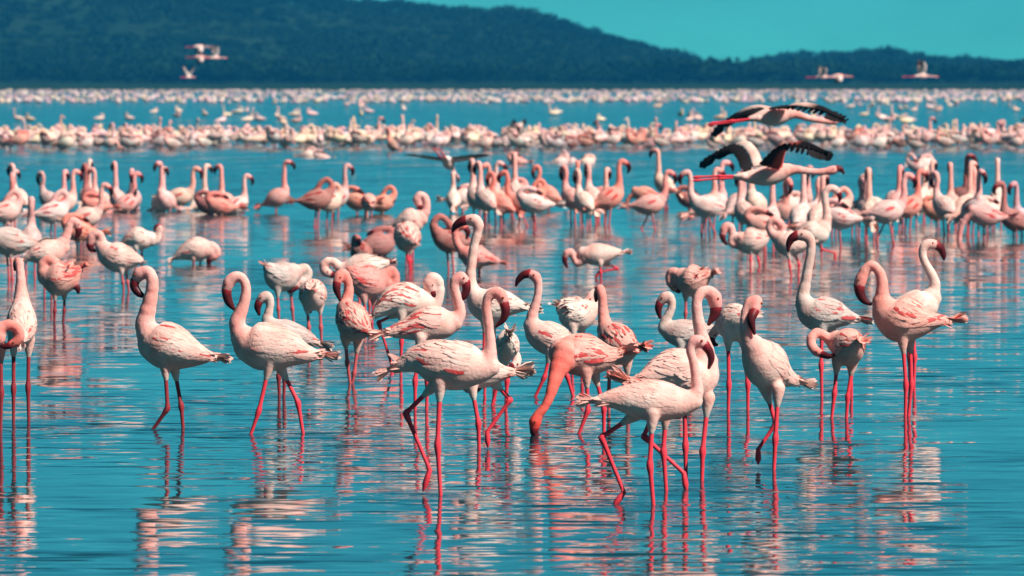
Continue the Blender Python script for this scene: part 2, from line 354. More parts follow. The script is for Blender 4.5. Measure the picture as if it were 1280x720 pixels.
RINGS = []
def near_bird(base, B, N, bill, legs, label, tone='pale', legtone='pink', red=.15, yaw=0.0, depth=0.0, group='flamingos wading in the foreground', name='flamingo', ruffle=1.0, contact=True):
    """A posed bird. Rows hold (column, row, radius[, metres farther]) as measured in the photograph; base is its waterline row."""
    xs = [r[0] for r in B]; xc = sum(xs) / len(xs)
    Y0 = on_water(xc, base).y + depth; k = Y0 / FPX; org = Vector((at_depth(xc, base, Y0).x, Y0, 0)); tn = math.tan(R(yaw))
    def P(r, extra=0.0):
        d = r[3] if len(r) > 3 else -(r[0] - xc) * k * tn
        p = at_depth(r[0], r[1], Y0 + d + extra) - org; return [p.x, p.y, p.z, r[2] * k]
    b3 = [P(r) for r in B]; n3 = [P(r) for r in N]; k3 = [P(r) for r in bill]
    fw = np.array(b3[0][:2]) - np.array(b3[-1][:2]); fw /= np.linalg.norm(fw) + 1e-9; sd = np.array((-fw[1], fw[0], 0))
    if sd[1] > 0: sd = -sd                                    # towards the camera
    l3 = []
    for i, lg in enumerate(legs):
        off = sd * (.045 if i == 0 else -.045) ; off[0] = 0
        pts = []
        for j, q in enumerate(lg):
            p = P((q[0], q[1], 0) + tuple(q[2:])) if len(q) < 3 else P((q[0], q[1], 0, q[2]))
            p = np.array(p[:3]) + off * (1 if len(q) < 3 else 0); pts.append(p)
        if len(pts) == 3 and contact:                         # standing leg: on through the surface to the bed
            a, c = pts[1], pts[2]
            d = c - a; t = (-.10 - a[2]) / d[2] if d[2] < -.02 else 1.0
            if t < 3: pts[2] = a + d * t
        l3.append(pts)
    sc = 1.0
    if base > 370:
        for pts in l3:                                        # ring ripples where a leg breaks the surface
            a, c = pts[-2], pts[-1]
            if c[2] < .04:
                t = a[2] / (a[2] - c[2]) if c[2] < 0 else 1.0; q = a + (c - a) * t; RINGS.append((q[0] + org.x, q[1] + org.y))
    body, wings, tail, bm, eyes = bird_geometry(b3, n3, k3, l3, tone, legtone, red, unit=sc, ruffle=ruffle)
    o = body.obj(name, [PLUM, SKIN]); o.location = org
    tag(o, label, 'flamingo', group)
    for w in wings: w.obj('wing', [FEATH], o)
    tail.obj('tail', [FEATH], o)
    bm.obj('bill', [HORN], o)
    for e in eyes: e.obj('eye', [EYE], o)
    return o

# ------------------------------------------------------------------ the setting: lake, ground, hills, woodland
SKYLINE = [(-700, 52), (-400, 50), (-230, 44), (-160, 37), (-110, 31), (-60, 23), (-45, 21.5), (-20, 19.6), (10, 17.5), (20, 14.5), (30, 11.5), (40, 9), (52, 6.5), (60, 3.6), (66, 2.0), (76, 3.0), (88, 5.1), (100, 6.0), (112, 5.6), (125, 3.9), (140, 3.7), (158, 3.6), (230, 4.5), (400, 9), (700, 14)]
SX = [p[0] for p in SKYLINE]; SZ = [p[1] for p in SKYLINE]
def smooth01(t): t = min(1, max(0, t)); return t * t * (3 - 2 * t)
SHORE = 1560.0
def ground_z(x, y):
    if y < SHORE:
        return -.10 - .30 * smooth01((y - 60) / 60) if y < SHORE - 60 else -.40 + .44 * smooth01((y - SHORE + 60) / 60)
    bank = .04 + 1.35 * smooth01((y - SHORE) / 110)
    hill = float(np.interp(x * (2600 / max(y, 1900)) ** .6, SX, SZ)) * smooth01((y - 1960) / 640)
    if y > 2600: hill *= 1 - .35 * smooth01((y - 2700) / 1200)
    w = .9 * math.sin(x * .045 + y * .011) + .6 * math.sin(x * .11 - y * .017)
    return bank + hill + w * smooth01((y - 2000) / 300)
def ground():
    xs = np.concatenate([np.linspace(-1400, -260, 20), np.linspace(-240, 240, 81), np.linspace(260, 1400, 20)])
    ys = np.concatenate([[-250, 0, 30, 60, 75, 90, 105, 120, 300, 800, 1200, 1400], np.arange(1490, 1960, 8), np.arange(1970, 2700, 22), np.arange(2720, 2860, 30)])
    V = []; F = []
    for y in ys:
        for x in xs: V.append((x, y, ground_z(x, y)))
    n = len(xs)
    for j in range(len(ys) - 1):
        for i in range(n - 1): F.append((j * n + i, j * n + i + 1, (j + 1) * n + i + 1, (j + 1) * n + i))
    tag(mesh_obj('ground', V, F, [GROUND]), kind='structure')
ground()
LAKE = tag(mesh_obj('lake_water', [(-1400, -250, 0), (1400, -250, 0), (1400, 1567, 0), (-1400, 1567, 0)], [(0, 1, 2, 3)], [WATER], smooth=False), kind='structure')
def ring_mesh():
    V = []; F = []; rs = np.linspace(.012, .42, 34); n = 36
    for r in rs:
        z = .0022 * math.exp(-r / .13) * math.cos(2 * math.pi * r / .082) + .0026 * max(0, 1 - (r / .42) ** 4) + .0006
        for k in range(n): a = 2 * math.pi * k / n; V.append((r * math.cos(a), r * math.sin(a), z))
    for i in range(len(rs) - 1):
        for k in range(n): F.append((i * n + k, (i + 1) * n + k, (i + 1) * n + (k + 1) % n, i * n + (k + 1) % n))
    return mesh_obj('ripple', V, F, [WATER], link=False).data
RING = ring_mesh()
def ripple(x, y, s=1.0):
    o = bpy.data.objects.new('ripple', RING); COL.objects.link(o); o.location = (x, y, 0); o.scale = (s, s, 1); o.rotation_euler = (0, 0, random.random() * 6); o.parent = LAKE
def salt_rim():
    V = []; F = []; xs = np.linspace(-500, 500, 260)
    for i, x in enumerate(xs):
        a = .8 * math.sin(x * .21) + .6 * math.sin(x * .57 + 1) + rng.random() * .5
        for y in (1561.5 + a, 1566.5 + a * .4, 1574 + a): V.append((x, y, ground_z(x, y) + .07))
    for i in range(len(xs) - 1):
        for k in range(2): F.append((i * 3 + k, i * 3 + 3 + k, i * 3 + 4 + k, i * 3 + 1 + k))
    tag(mesh_obj('salt_shore', V, F, [SALT]), kind='structure')
salt_rim()

ICO = None
def ico():
    global ICO
    if ICO is None:
        b = bmesh.new(); bmesh.ops.create_icosphere(b, subdivisions=1, radius=1); b.verts.ensure_lookup_table()
        V = np.array([v.co[:] for v in b.verts]); F = np.array([[v.index for v in f.verts] for f in b.faces]); b.free(); ICO = (V, F)
    return ICO
def tree_variant(seed, flat):
    """A crown of ragged leaf clumps and a trunk with limbs, 1 high."""
    r = np.random.default_rng(seed); Vs = []; Fs = []; n = 0
    for k in range(9):
        a = r.random() * 6.28; q = .36 * math.sqrt(r.random())
        c = np.array((math.cos(a) * q, math.sin(a) * q, (.62 if flat else .45) + (.22 if flat else .38) * r.random()))
        s = (.14 + .12 * r.random()) * np.array((1.25, 1.25, .6 if flat else .95))
        for f in range(16):                                       # leaf sprays: small tilted triangles and quads
            d = r.normal(size=3); d /= np.linalg.norm(d); p = c + d * s * (.55 + .5 * r.random())
            u = r.normal(size=3); u /= np.linalg.norm(u); w = np.cross(u, r.normal(size=3)); w /= np.linalg.norm(w) + 1e-6
            h = .035 + .045 * r.random()
            Vs += [p - u * h, p + w * h, p + u * h * 1.2, p - w * h * .8]; Fs.append((n, n + 1, n + 2)); Fs.append((n, n + 2, n + 3)); n += 4
    return np.array(Vs), np.array(Fs)
def woodland():
    variants = [tree_variant(i, i % 2) for i in range(6)]
    rg = np.random.default_rng(3); AV = []; AF = []; n = 0
    spots = []
    for i in range(1900): spots.append((rg.uniform(-190, 190), rg.uniform(1945, 2060), rg.uniform(3.2, 7.0)))          # the belt behind the shore
    for i in range(6200):
        y = 2060 + 620 * rg.random(); spots.append((rg.uniform(-235, 235), y, rg.uniform(2.2, 5.2)))                   # the slopes
    for x, y, h in spots:
        if rg.random() < .25 and math.sin(x * .06 + y * .02) > .3: continue
        h *= .75 + .55 * (.5 + .5 * math.sin(x * .09 + 2 * math.sin(y * .013)) * math.sin(y * .021 + x * .03)); V, F = variants[rg.integers(6)]; a = rg.random() * 6.28; ca, sa = math.cos(a), math.sin(a)
        W = np.stack([(V[:, 0] * ca - V[:, 1] * sa) * h * 1.25, (V[:, 0] * sa + V[:, 1] * ca) * h * 1.25, V[:, 2] * h], 1) + np.array((x, y, ground_z(x, y) - .25 * h))
        AV.append(W); AF.append(F + n); n += len(V)
    V = np.concatenate(AV); F = np.concatenate(AF)
    me = bpy.data.meshes.new('woodland'); me.vertices.add(len(V)); me.vertices.foreach_set('co', V.ravel())
    me.loops.add(F.size); me.loops.foreach_set('vertex_index', F.ravel()); me.polygons.add(len(F)); me.polygons.foreach_set('loop_start', np.arange(0, F.size, 3)); me.polygons.foreach_set('loop_total', np.full(len(F), 3))
    me.update(); me.validate(); me.materials.append(LEAF)
    o = bpy.data.objects.new('woodland', me); COL.objects.link(o)
    tag(o, 'dark wooded belt and scrub covering the hills behind the lake', 'woodland', kind='stuff')
woodland()
def lone_tree(px, y_m, h, label, seed):
    x = (px - 640) / FPX * y_m; z = ground_z(x, y_m)
    V, F = tree_variant(seed, 1); r = np.random.default_rng(seed)
    root = bpy.data.objects.new('acacia_tree', None); COL.objects.link(root); root.location = (x, y_m, z); tag(root, label, 'tree', 'trees standing out on the skyline')
    mesh_obj('crown', V * np.array((h * 1.2, h * 1.2, h)), [tuple(f) for f in F], [LEAF], parent=root, smooth=False)
    m = Mesh(); m.loft(np.array([(0, 0, -.3, h * .04), (0, 0, h * .3, h * .028), (.03 * h, 0, h * .55, h * .02)]), (1, 1, 1), 7)
    for k in range(5):
        a = k * 1.256; m.loft(np.array([(.02 * h, 0, h * .42, h * .016), (math.cos(a) * h * .2, math.sin(a) * h * .2, h * .62, h * .008), (math.cos(a) * h * .34, math.sin(a) * h * .34, h * .72, h * .004)]), (1, 1, 1), 5)
    m.obj('trunk', [BARK], root)
lone_tree(815, 2610, 4.6, 'lone flat-topped tree on the falling end of the hill ridge', 41)
lone_tree(1077, 2610, 5.2, 'tallest tree on the low ridge behind the flying flamingos', 42)
lone_tree(757, 2610, 4.2, 'rounded tree on the hill ridge beside the lone flat-topped tree', 43)

def haze():
    x0, x1, y0, y1, z0, z1 = -1500, 1500, -300, 2900, -1.6, 75
    V = [(x, y, z) for z in (z0, z1) for y in (y0, y1) for x in (x0, x1)]
    F = [(0, 2, 3, 1), (4, 5, 7, 6), (0, 1, 5, 4), (2, 6, 7, 3), (0, 4, 6, 2), (1, 3, 7, 5)]
    m = bpy.data.materials.new('haze'); m.use_nodes = True; t = m.node_tree; t.nodes.clear()
    v = t.nodes.new('ShaderNodeVolumePrincipled'); out = t.nodes.new('ShaderNodeOutputMaterial')
    v.inputs['Color'].default_value = HAZE_COL; v.inputs['Density'].default_value = HAZE_D; v.inputs['Anisotropy'].default_value = 0.0
    t.links.new(v.outputs[0], out.inputs['Volume'])
    o = mesh_obj('haze', V, F, [m], smooth=False); tag(o, 'thin blue air over the lake and the hills', 'haze', kind='stuff')
HAZE_COL = (.02, .36, .80, 1); HAZE_D = 0.46 / 3000
haze()

# ------------------------------------------------------------------ posed flamingos, nearest first
near_bird(620, [(614,458,13),(603,460,19),(587,458,28),(563,457,31),(537,451,26),(518,451,16),(503,457,9),(491,460,4)],
  [(600,462,16),(610,449,11),(613,436,8),(612,417,6.5),(610,400,6.5),(608,382,6.5),(612,369,6.5),(622,365,7.5),(627,370,8)],
  [(630,379,6.5),(632,388,6),(629,399,4.5),(620,408,2)],
  [[(550,485),(547,555),(551,622)],[(541,484),(507,517),(537,588),(529,614)]],
  'pale ruffled flamingo striding with bent black-red leg, front of the central group', 'pale', 'pink', .10, 8)
near_bird(632, [(868,501,12),(851,503,19),(830,502,25),(807,501,25),(788,500,20),(772,499,14),(757,500,9),(745,501,4)],
  [(860,502,14),(871,490,9),(870,473,7),(867,453,6.2),(863,438,6),(866,427,7),(873,426,8.5)],
  [(881,431,6.5),(887,440,5.5),(889,449,4.5),(886,460,2)],
  [[(815,524),(812,580),(817,637)],[(791,521),(752,547),(780,616),(767,634)]],
  'smooth cream flamingo striding on bright red legs, its neck held upright', 'pale', 'pink', .03, -5, ruffle=.4)
near_bird(614, [(845,500,15),(830,497,20),(812,492,18),(798,485,11),(786,478,4)],
  [(840,498,14),(852,500,9),(858,512,6),(852,516,6)], [(848,519,5),(840,520,4),(832,518,2)],
  [[(832,520),(829,563),(833,620)],[(815,522),(805,546),(855,592),(858,614)]],
  'flamingo hidden behind the striding cream one, only red legs and tail tip showing', 'pink', 'pink', .2, 0)
near_bird(603, [(882,452,17),(876,466,27),(862,471,32),(845,464,29),(828,464,21),(812,469,11),(798,475,4)],
  [(878,462,20),(880,438,13),(876,418,9),(872,395,7.5),(871,378,7),(876,366,7),(885,364,8),(893,372,10)],
  [(895,384,8),(893,393,6.5),(886,405,2.5)],
  [[(884,505),(878,563),(877,607)],[(856,500),(857,557),(858,615)]],
  'tall rose-necked flamingo with head tucked down, behind the striding cream one', 'pale', 'pink', .05, -25)
near_bird(588, [(938,428,13,-.10),(946,442,23,-.06),(957,456,30,0),(970,466,23,.06),(984,473,12,.10),(1000,477,4,.14)],
  [(943,436,17,-.08),(935,420,10,-.11),(932,405,7.5,-.12),(933,390,7,-.11),(938,378,7.5,-.10),(945,377,9,-.10)],
  [(943,389,6.5,-.13),(939,400,5.5,-.15),(943,417,2,-.15)],
  [[(972,493),(969,547),(967,590)],[(958,490),(970,530),(948,562),(948,580)]],
  'fluffy peach flamingo crossing one foot over the other, bill resting on its neck', 'pale', 'pink', .0, 0, ruffle=.7)
near_bird(563, [(588,462,18),(600,464,22),(614,466,18),(628,467,10),(641,465,4)],
  [(596,462,16),(584,470,9),(580,480,6),(585,486,6)], [(590,488,5),(596,487,4),(602,484,2)],
  [[(590,485),(598,528),(599,566)],[(620,481),(638,500),(609,540),(610,559)]],
  'flamingo hidden behind the ruffled striding one, pale tail and two red legs showing', 'white', 'pink', .05, 0)
near_bird(542, [(183,417,14),(190,425,24),(205,431,30),(222,437,27),(238,442,19),(251,445,12),(262,446,7),(270,447,3)],
  [(192,424,20),(182,408,14),(183,395,11.5),(187,378,9.5),(190,362,8.5),(190,348,8),(184,339,7.5),(175,342,9)],
  [(169,350,6.5),(168,358,5.8),(173,366,5),(181,371,2.2)],
  [[(207,461),(210,510),(187,543)],[(218,463),(226,507),(229,542)]],
  'thick-necked pale flamingo tucking its bill to its neck, standing on dark legs', 'pale', 'dark', .06, 20, depth=.45, ruffle=.5)
near_bird(544, [(300,422,13),(308,429,22),(323,432,30),(342,435,29),(359,437,25),(376,442,15),(390,444,9),(404,443,3.5)],
  [(310,427,20),(298,412,12),(297,400,10),(303,385,8),(307,370,6.8),(307,356,6.2),(301,346,6.2),(292,347,7.5),(286,353,8)],
  [(283,362,6.5),(284,371,6),(287,379,5),(293,387,2)],
  [[(336,460),(324,513),(313,545)],[(352,463),(372,503),(379,545)]],
  'cream flamingo with red flecks on its flank and feet set wide apart', 'pale', 'pink', .05, 8, ruffle=.5)
near_bird(497, [(338,408,12),(347,414,17),(361,419,18),(376,422,13),(388,426,8),(397,429,3)],
  [(344,411,13),(334,402,8),(336,390,5.6),(338,378,5.2),(335,369,5.4),(329,371,6.5)],
  [(324,377,5.2),(322,384,4.6),(324,393,2)],
  [[(355,434),(356,470),(355,498)],[(350,434),(348,470),(349,498)]],
  'slender grey-tailed flamingo almost hidden behind the cream wide-stanced one', 'grey', 'dark', .05, 5)
near_bird(480, [(431,386,13,.14),(437,396,21,.06),(443,405,23,-.02),(451,411,15,-.09),(461,416,5,-.15)],
  [(434,392,15,.10),(433,378,8.5,.15),(436,363,6.5,.16),(434,349,6,.15),(429,341,6,.14),(424,345,7,.13)],
  [(421,353,5.5,.12),(421,362,5,.12),(425,375,2,.12)],
  [[(432,426),(434,452),(438,481)],[(447,430),(443,466),(440,480)]],
  'flamingo with crimson-streaked back and black bill, feet close together', 'pink', 'mauve', .42, 0)
near_bird(404, [(366,341,13),(358,344,19),(349,345,20),(341,341,15),(336,335,7)],
  [(364,343,13),(373,339,8),(380,335,6.2),(385,341,6),(382,350,6),(376,354,6.2)],
  [(370,358,5),(365,362,4),(360,364,2)],
  [[(347,363),(348,385),(349,405)],[(363,362),(365,385),(367,405)]],
  'grey-backed flamingo preening its breast beside the rear-facing rounded one', 'grey', 'mauve', .18, -30)
near_bird(428, [(391,362,14,.12),(391,367,19,.05),(391,369,19.5,-.03),(391,366,13,-.1),(390,362,5,-.15)],
  [(391,365,15,.1),(391,358,9,.16),(389,362,6,.21),(388,372,6,.22)], [(388,378,5,.21),(388,384,4,.20),(388,390,2,.19)],
  [[(384,385),(386,408),(386,430)],[(400,384),(401,408),(402,430)]],
  'rounded flamingo seen from behind with head out of sight, beside the preening grey one', 'pale', 'mauve', .12, 0)
near_bird(400, [(430,338,11,.3),(440,338,17,.3),(455,336,18,.3),(470,333,13,.3),(482,330,5,.3)],
  [(436,338,13,.3),(425,335,7,.3),(418,328,5.6,.3),(409,327,5.6,.3),(404,333,5.6,.3),(407,340,6,.3)],
  [(414,343,4.8,.3),(421,343,4,.3),(428,341,2,.3)],
  [[(450,352,.3),(449,380,.3),(450,405,.3)],[(460,352,.3),(462,380,.3),(461,405,.3)]],
  'flamingo with ruffled white plumes on its back and hooked-over neck', 'white', 'mauve', .05, 0, ruffle=2.6)
near_bird(405, [(478,350,11),(470,352,19),(458,352,22),(447,347,17),(440,340,8)],
  [(472,350,14),(482,343,8),(489,338,6),(494,345,6),(493,354,6),(487,359,6.2)],
  [(481,362,5),(475,364,4),(468,365,2)],
  [[(455,374),(457,392),(457,410)],[(467,376),(466,392),(464,410)]],
  'dark rose-backed flamingo curling its neck back to preen, among the pale ones', 'rose', 'pink', .30, -20)
near_bird(462, [(534,380,12),(523,378,18),(507,375,22),(492,377,19),(480,385,12),(470,394,5)],
  [(528,380,14),(541,384,9),(547,375,7.2),(549,362,7),(546,350,7.5),(539,348,8),(536,354,8.5)],
  [(540,364,7),(541,371,5.5),(536,378,2)],
  [[(502,395),(502,425),(501,462)],[(492,394),(473,403),(490,458),(489,468)]],
  'white-backed flamingo with bold crimson wing streaks and glowing red head', 'white', 'pink', .55, -15)
near_bird(514, [(567,402,13),(557,404,19),(542,404,22),(525,408,20),(508,412,13),(493,415,8),(482,416,3.5)],
  [(558,404,16),(571,399,9.5),(575,388,7.5),(572,374,6.6),(568,361,6.4),(569,351,7),(576,347,8.5)],
  [(582,353,6.5),(583,362,5.5),(579,371,4.5),(573,377,2)],
  [[(525,428),(519,475),(519,516)],[(536,427),(534,475),(533,516)]],
  'cream streaky-winged flamingo with coral neck, behind the ruffled striding one', 'pale', 'pink', .22, -5)
near_bird(480, [(592,368,12),(601,377,20),(614,382,23),(630,381,18),(645,383,10),(659,385,4)],
  [(600,376,16),(590,362,9.5),(588,345,7),(590,325,6.2),(593,305,6),(597,290,6),(598,280,7.2),(593,275,8)],
  [(583,275,6.5),(575,278,5.8),(569,283,4.2),(566,289,1.8)],
  [[(606,402),(605,440),(606,482)],[(617,402),(618,440),(617,482)]],
  'very tall white-necked flamingo holding its big maroon bill over its neighbours', 'white', 'pink', .06, 12)
near_bird(508, [(633,424,13,.1),(634,430,17,.04),(634,433,17,-.03),(635,428,10,-.10),(636,420,4,-.13)],
  [(634,432,13,.08),(640,440,8,.12),(646,448,6.2,.12),(645,456,6,.10)], [(640,458,4.5,.08),(635,456,4,.06),(630,452,2,.04)],
  [[(633,446),(634,475),(632,510)],[(628,446),(622,480),(617,500)]],
  'small round white flamingo bowing its reddish head between two larger birds', 'white', 'pink', .06, 0)
near_bird(497, [(664,406,11),(672,415,18),(686,423,21),(701,428,18),(716,433,9),(727,436,3.5)],
  [(671,414,15),(665,400,8.5),(668,385,6.2),(672,370,5.4),(673,356,5.4),(670,346,6.8)],
  [(662,342,5.8),(654,344,5),(648,350,3.8),(645,357,1.6)],
  [[(687,443),(681,470),(668,498)],[(702,443),(709,470),(717,498)]],
  'alert flamingo with raised slender neck and dark bill pointing outward, legs astride', 'pale', 'pink', .05, 10)
near_bird(543, [(702,441,19),(713,442,25),(729,444,27),(745,446,23),(758,446,16),(768,443,9),(776,440,4)],
  [(708,444,20,-.04),(698,462,12,-.09),(692,480,8.6,-.13),(687,496,6.6,-.15),(680,510,5.8,-.16),(673,518,6.4,-.16),(669,527,8.4,-.16)],
  [(668,535,6.4,-.16),(668,541,5.4,-.16),(672,546,4,-.16),(677,548,2,-.16)],
  [[(733,470),(735,512),(723,543)],[(744,470),(755,510),(755,543)]],
  'coral-necked flamingo lowering its head to the water to feed', 'coral', 'pink', .20, 5)
near_bird(468, [(740,385,12),(731,390,19),(721,392,23),(711,391,18),(703,385,8)],
  [(733,390,15),(742,380,8),(746,372,6),(744,366,6),(738,372,6.5)],
  [(735,380,5.5),(730,387,4.6),(722,394,2)],
  [[(716,412),(716,440),(715,470)],[(727,412),(728,440),(727,470)]],
  'white flamingo with a few crimson feathers preening, above the feeding coral-necked one', 'white', 'pink', .20, -20)
near_bird(515, [(757,412,13,.10),(765,422,22,.05),(774,432,25,-.01),(783,436,18,-.07),(792,436,9,-.12),(799,433,4,-.15)],
  [(762,420,16,.07),(756,404,9,.11),(754,390,7,.12),(753,376,6,.12),(752,366,6,.12),(750,361,6.2,.14)],
  [(748,362,5,.18),(746,368,4.2,.22),(745,376,2,.24)],
  [[(762,458),(761,490),(761,517)],[(784,456),(785,490),(785,517)]],
  'straight-necked flamingo with dense crimson and mauve wing feathers', 'pink', 'mauve', .60, 0, ruffle=1.6)
near_bird(475, [(831,410,10),(840,414,15),(854,417,18),(868,416,15),(880,413,9),(890,410,4)],
  [(838,413,12),(830,408,7.5),(832,400,6.2),(838,389,5.4),(840,379,5.2),(837,370,5.6),(831,371,7)],
  [(825,378,5.4),(823,386,4.8),(825,397,2)],
  [[(850,432),(851,455),(850,477)],[(862,432),(862,455),(863,477)]],
  'flamingo with S-bent neck and drooped bill, beside the tall rose-necked one', 'grey', 'pink', .05, 5)
near_bird(410, [(853,346,12),(860,349,19),(868,350,20),(877,348,14),(885,344,6)],
  [(859,348,14),(850,346,8),(843,340,6.6),(838,343,6.2),(838,352,6),(843,359,6)],
  [(848,362,5),(853,360,4),(858,356,2)],
  [[(857,368),(857,390),(856,411)],[(868,368),(868,390),(868,411)]],
  'fluffy rose flamingo burying its bill in its shoulder, above the S-necked one', 'pink', 'mauve', .28, 25, ruffle=2.2)
near_bird(515, [(903,405,12,.12),(910,404,20,.06),(919,403,24,0),(928,400,17,-.06),(936,396,7,-.1)],
  [(908,405,15,.1),(899,410,8,.15),(894,414,6.2,.17),(891,418,6,.17)],
  [(889,424,5,.16),(891,429,4.4,.14),(896,431,2,.12)],
  [[(910,425),(911,480),(910,517)],[(928,424),(935,480),(935,517)]],
  'white flamingo turned away with dark lowered face, behind the fluffy peach one', 'white', 'pink', .12, 0)
near_bird(497, [(1005,380,12),(1013,388,20),(1027,393,23),(1043,394,19),(1057,397,11),(1071,398,4)],
  [(1012,387,16),(1004,372,9.5),(1007,353,7),(1010,335,6.3),(1013,318,6),(1014,306,6),(1011,297,7),(1005,294,7.5)],
  [(997,294,6.5),(990,298,5.6),(986,305,4),(985,313,1.8)],
  [[(1027,412),(1026,455),(1027,498)],[(1040,412),(1064,465),(1065,498)]],
  'tall long-necked flamingo with silver-grey wings and drooping maroon bill', 'grey', 'pink', .14, 5)
near_bird(524, [(1046,427,15,.06),(1055,432,22,.03),(1061,434,24,-.02),(1067,432,17,-.08),(1072,428,7,-.12)],
  [(1052,430,16,.04),(1040,427,8,.06),(1031,420,6.5,.05),(1021,416,6.4,.03),(1014,423,6.4,.01),(1015,433,6.2,0),(1021,440,6,-.01)],
  [(1028,443,4.8,-.03),(1035,445,4,-.05),(1042,444,2,-.06)],
  [[(1046,455),(1043,490),(1039,526)],[(1066,456),(1060,495),(1058,526)]],
  'small plump rosy flamingo curling its neck round in a loop, under the grey-winged one', 'pink', 'pink', .22, 0)
near_bird(522, [(1102,377,13),(1109,389,22),(1122,397,30),(1137,400,29),(1152,402,20),(1166,402,11),(1178,401,7),(1188,403,3.5)],
  [(1109,388,18),(1103,370,9.5),(1103,354,7.6),(1099,340,6.6),(1090,331,6),(1082,337,6.6),(1077,347,8)],
  [(1074,357,7.5),(1075,366,6.5),(1080,375,5),(1088,380,2.4)],
  [[(1128,428),(1132,480),(1131,525)],[(1138,428),(1140,480),(1136,522)]],
  'large pink flamingo arching its neck down in a narrow hoop, legs together', 'pink', 'pink', .10, 8)
near_bird(480, [(1166,372,12),(1156,380,20),(1141,384,20),(1126,386,14),(1112,389,6)],
  [(1158,378,16),(1167,364,9),(1168,352,7),(1163,340,6),(1156,328,5.4),(1153,316,5.4),(1156,307,6.2),(1162,305,7)],
  [(1170,306,6),(1176,311,5.2),(1179,318,4),(1180,324,1.8)],
  [[(1140,402),(1143,445),(1142,482)],[(1130,402),(1137,445),(1138,482)]],
  'white flamingo with question-mark neck looking out from behind the large pink one', 'white', 'pink', .05, -12)
near_bird(527, [(27,384,14,.14),(27,396,20,.08),(27,408,21,0),(26,418,17,-.08),(26,424,8,-.13)],
  [(27,392,17,.1),(27,376,11,.14),(26,362,8,.15),(26,348,6.4,.15),(25,336,5.6,.16),(24,328,6,.18)],
  [(22,326,5,.22),(20,330,4,.26),(19,337,2,.28)],
  [[(17,432),(17,485),(17,530)],[(36,432),(35,483),(36,530)]],
  'pale flamingo seen from the back with straight neck and orange collar', 'pale', 'dark', .10, 0)
near_bird(540, [(-5,420,14),(-14,422,20),(-26,424,22),(-42,426,14),(-56,428,5)],
  [(-12,420,16),(1,410,9),(12,406,7),(22,411,6.4),(25,420,6.4),(20,428,6.2)],
  [(13,431,5),(7,433,4),(1,432,2)],
  [[(-16,440),(-15,490),(-16,542)],[(0,440),(1,490),(0,542)]],
  'rosy flamingo cut by the picture edge, curling its pink neck', 'rose', 'dark', .2, 0)
near_bird(403, [(58,345,13),(66,347,20),(76,348,22),(88,345,15),(97,338,6)],
  [(63,346,15),(54,338,9),(56,328,7),(64,325,6.6),(72,333,7),(80,343,7),(90,352,6.6)],
  [(94,357,5),(97,361,4),(98,366,2)],
  [[(69,367),(69,388),(68,406)],[(80,367),(80,388),(78,406)]],
  'crimson-patched flamingo laying its pink neck across its own back', 'pink', 'dark', .65, 10, ruffle=1.4)
near_bird(372, [(78,309,10),(70,313,15),(58,317,17),(45,319,12),(34,323,4)],
  [(72,311,12),(80,301,7.5),(84,291,5.8),(87,281,5.2),(91,276,5.2),(96,279,6)],
  [(98,285,5),(98,291,4.4),(95,298,2)],
  [[(56,332),(56,352),(56,374)],[(64,332),(64,352),(64,374)]],
  'pale flamingo with upright neck standing just behind the crimson-patched one', 'pale', 'mauve', .06, -10, group='flamingos in the middle distance')
near_bird(365, [(128,309,10),(135,316,16),(148,322,19),(161,324,14),(173,326,6)],
  [(133,314,13),(125,307,7),(127,299,5.4),(124,293,5.2),(118,293,5.4),(114,298,6)],
  [(112,305,5),(114,311,4.2),(119,314,2)],
  [[(152,338),(154,352),(155,367)],[(157,338),(159,352),(161,367)]],
  'plump brownish-pink flamingo with hooked neck and shadowed breast', 'pale', 'mauve', .05, 10, group='flamingos in the middle distance')
near_bird(326, [(188,298,9),(180,299,13),(171,298,14),(162,300,9),(155,304,4)],
  [(183,298,10),(190,302,6),(196,300,4.6),(198,292,4.4),(199,286,4.8)],
  [(198,283,3.6),(195,284,3),(193,288,1.6)],
  [[(170,311),(170,319),(170,328)],[(177,311),(177,319),(177,328)]],
  'small white flamingo twisting its bill up behind the plump brownish-pink one', 'white', 'mauve', .16, 0, group='flamingos in the middle distance')
near_bird(330, [(262,314,9),(254,312,14),(243,312,15),(231,316,10),(220,322,3.5)],
  [(256,311,11),(265,308,6.5),(270,312,5.2),(271,318,5),(267,321,5.4)],
  [(263,323,4.4),(261,327,3.6),(262,331,2)],
  [[(242,325),(242,328),(242,333)],[(250,325),(250,328),(250,333)]],
  'solitary flamingo stooped low with its bill at the water and legs submerged', 'pale', 'mauve', .04, 0, group='flamingos in the middle distance')
near_bird(348, [(728,316,8),(736,318,12),(747,318,14),(759,317,11),(770,316,6),(778,316,2.5)],
  [(735,319,10),(727,327,5.5),(721,329,4.4),(717,322,4.2),(714,315,4.6),(709,316,5)],
  [(706,321,4),(706,327,3.2),(709,334,1.6)],
  [[(750,330),(751,340),(751,350)],[(759,330),(773,336),(749,340),(744,348)]],
  'lone cream flamingo walking with one red leg folded, clear of the other birds', 'pale', 'pink', .03, 0, group='flamingos in the middle distance', ruffle=.4)
near_bird(345, [(580,317,9),(588,320,15),(598,322,15),(609,324,9),(621,327,4)],
  [(586,318,12),(577,312,6.5),(571,303,5),(569,293,4.8),(571,285,5),(577,282,5.4)],
  [(582,285,4.2),(585,291,3.6),(583,298,1.6)],
  [[(592,335),(592,340),(592,347)],[(599,335),(599,340),(599,347)]],
  'rosy flamingo with rolled wing edge under the very tall one\'s maroon bill', 'rose', 'pink', .35, 5, group='flamingos in the middle distance')
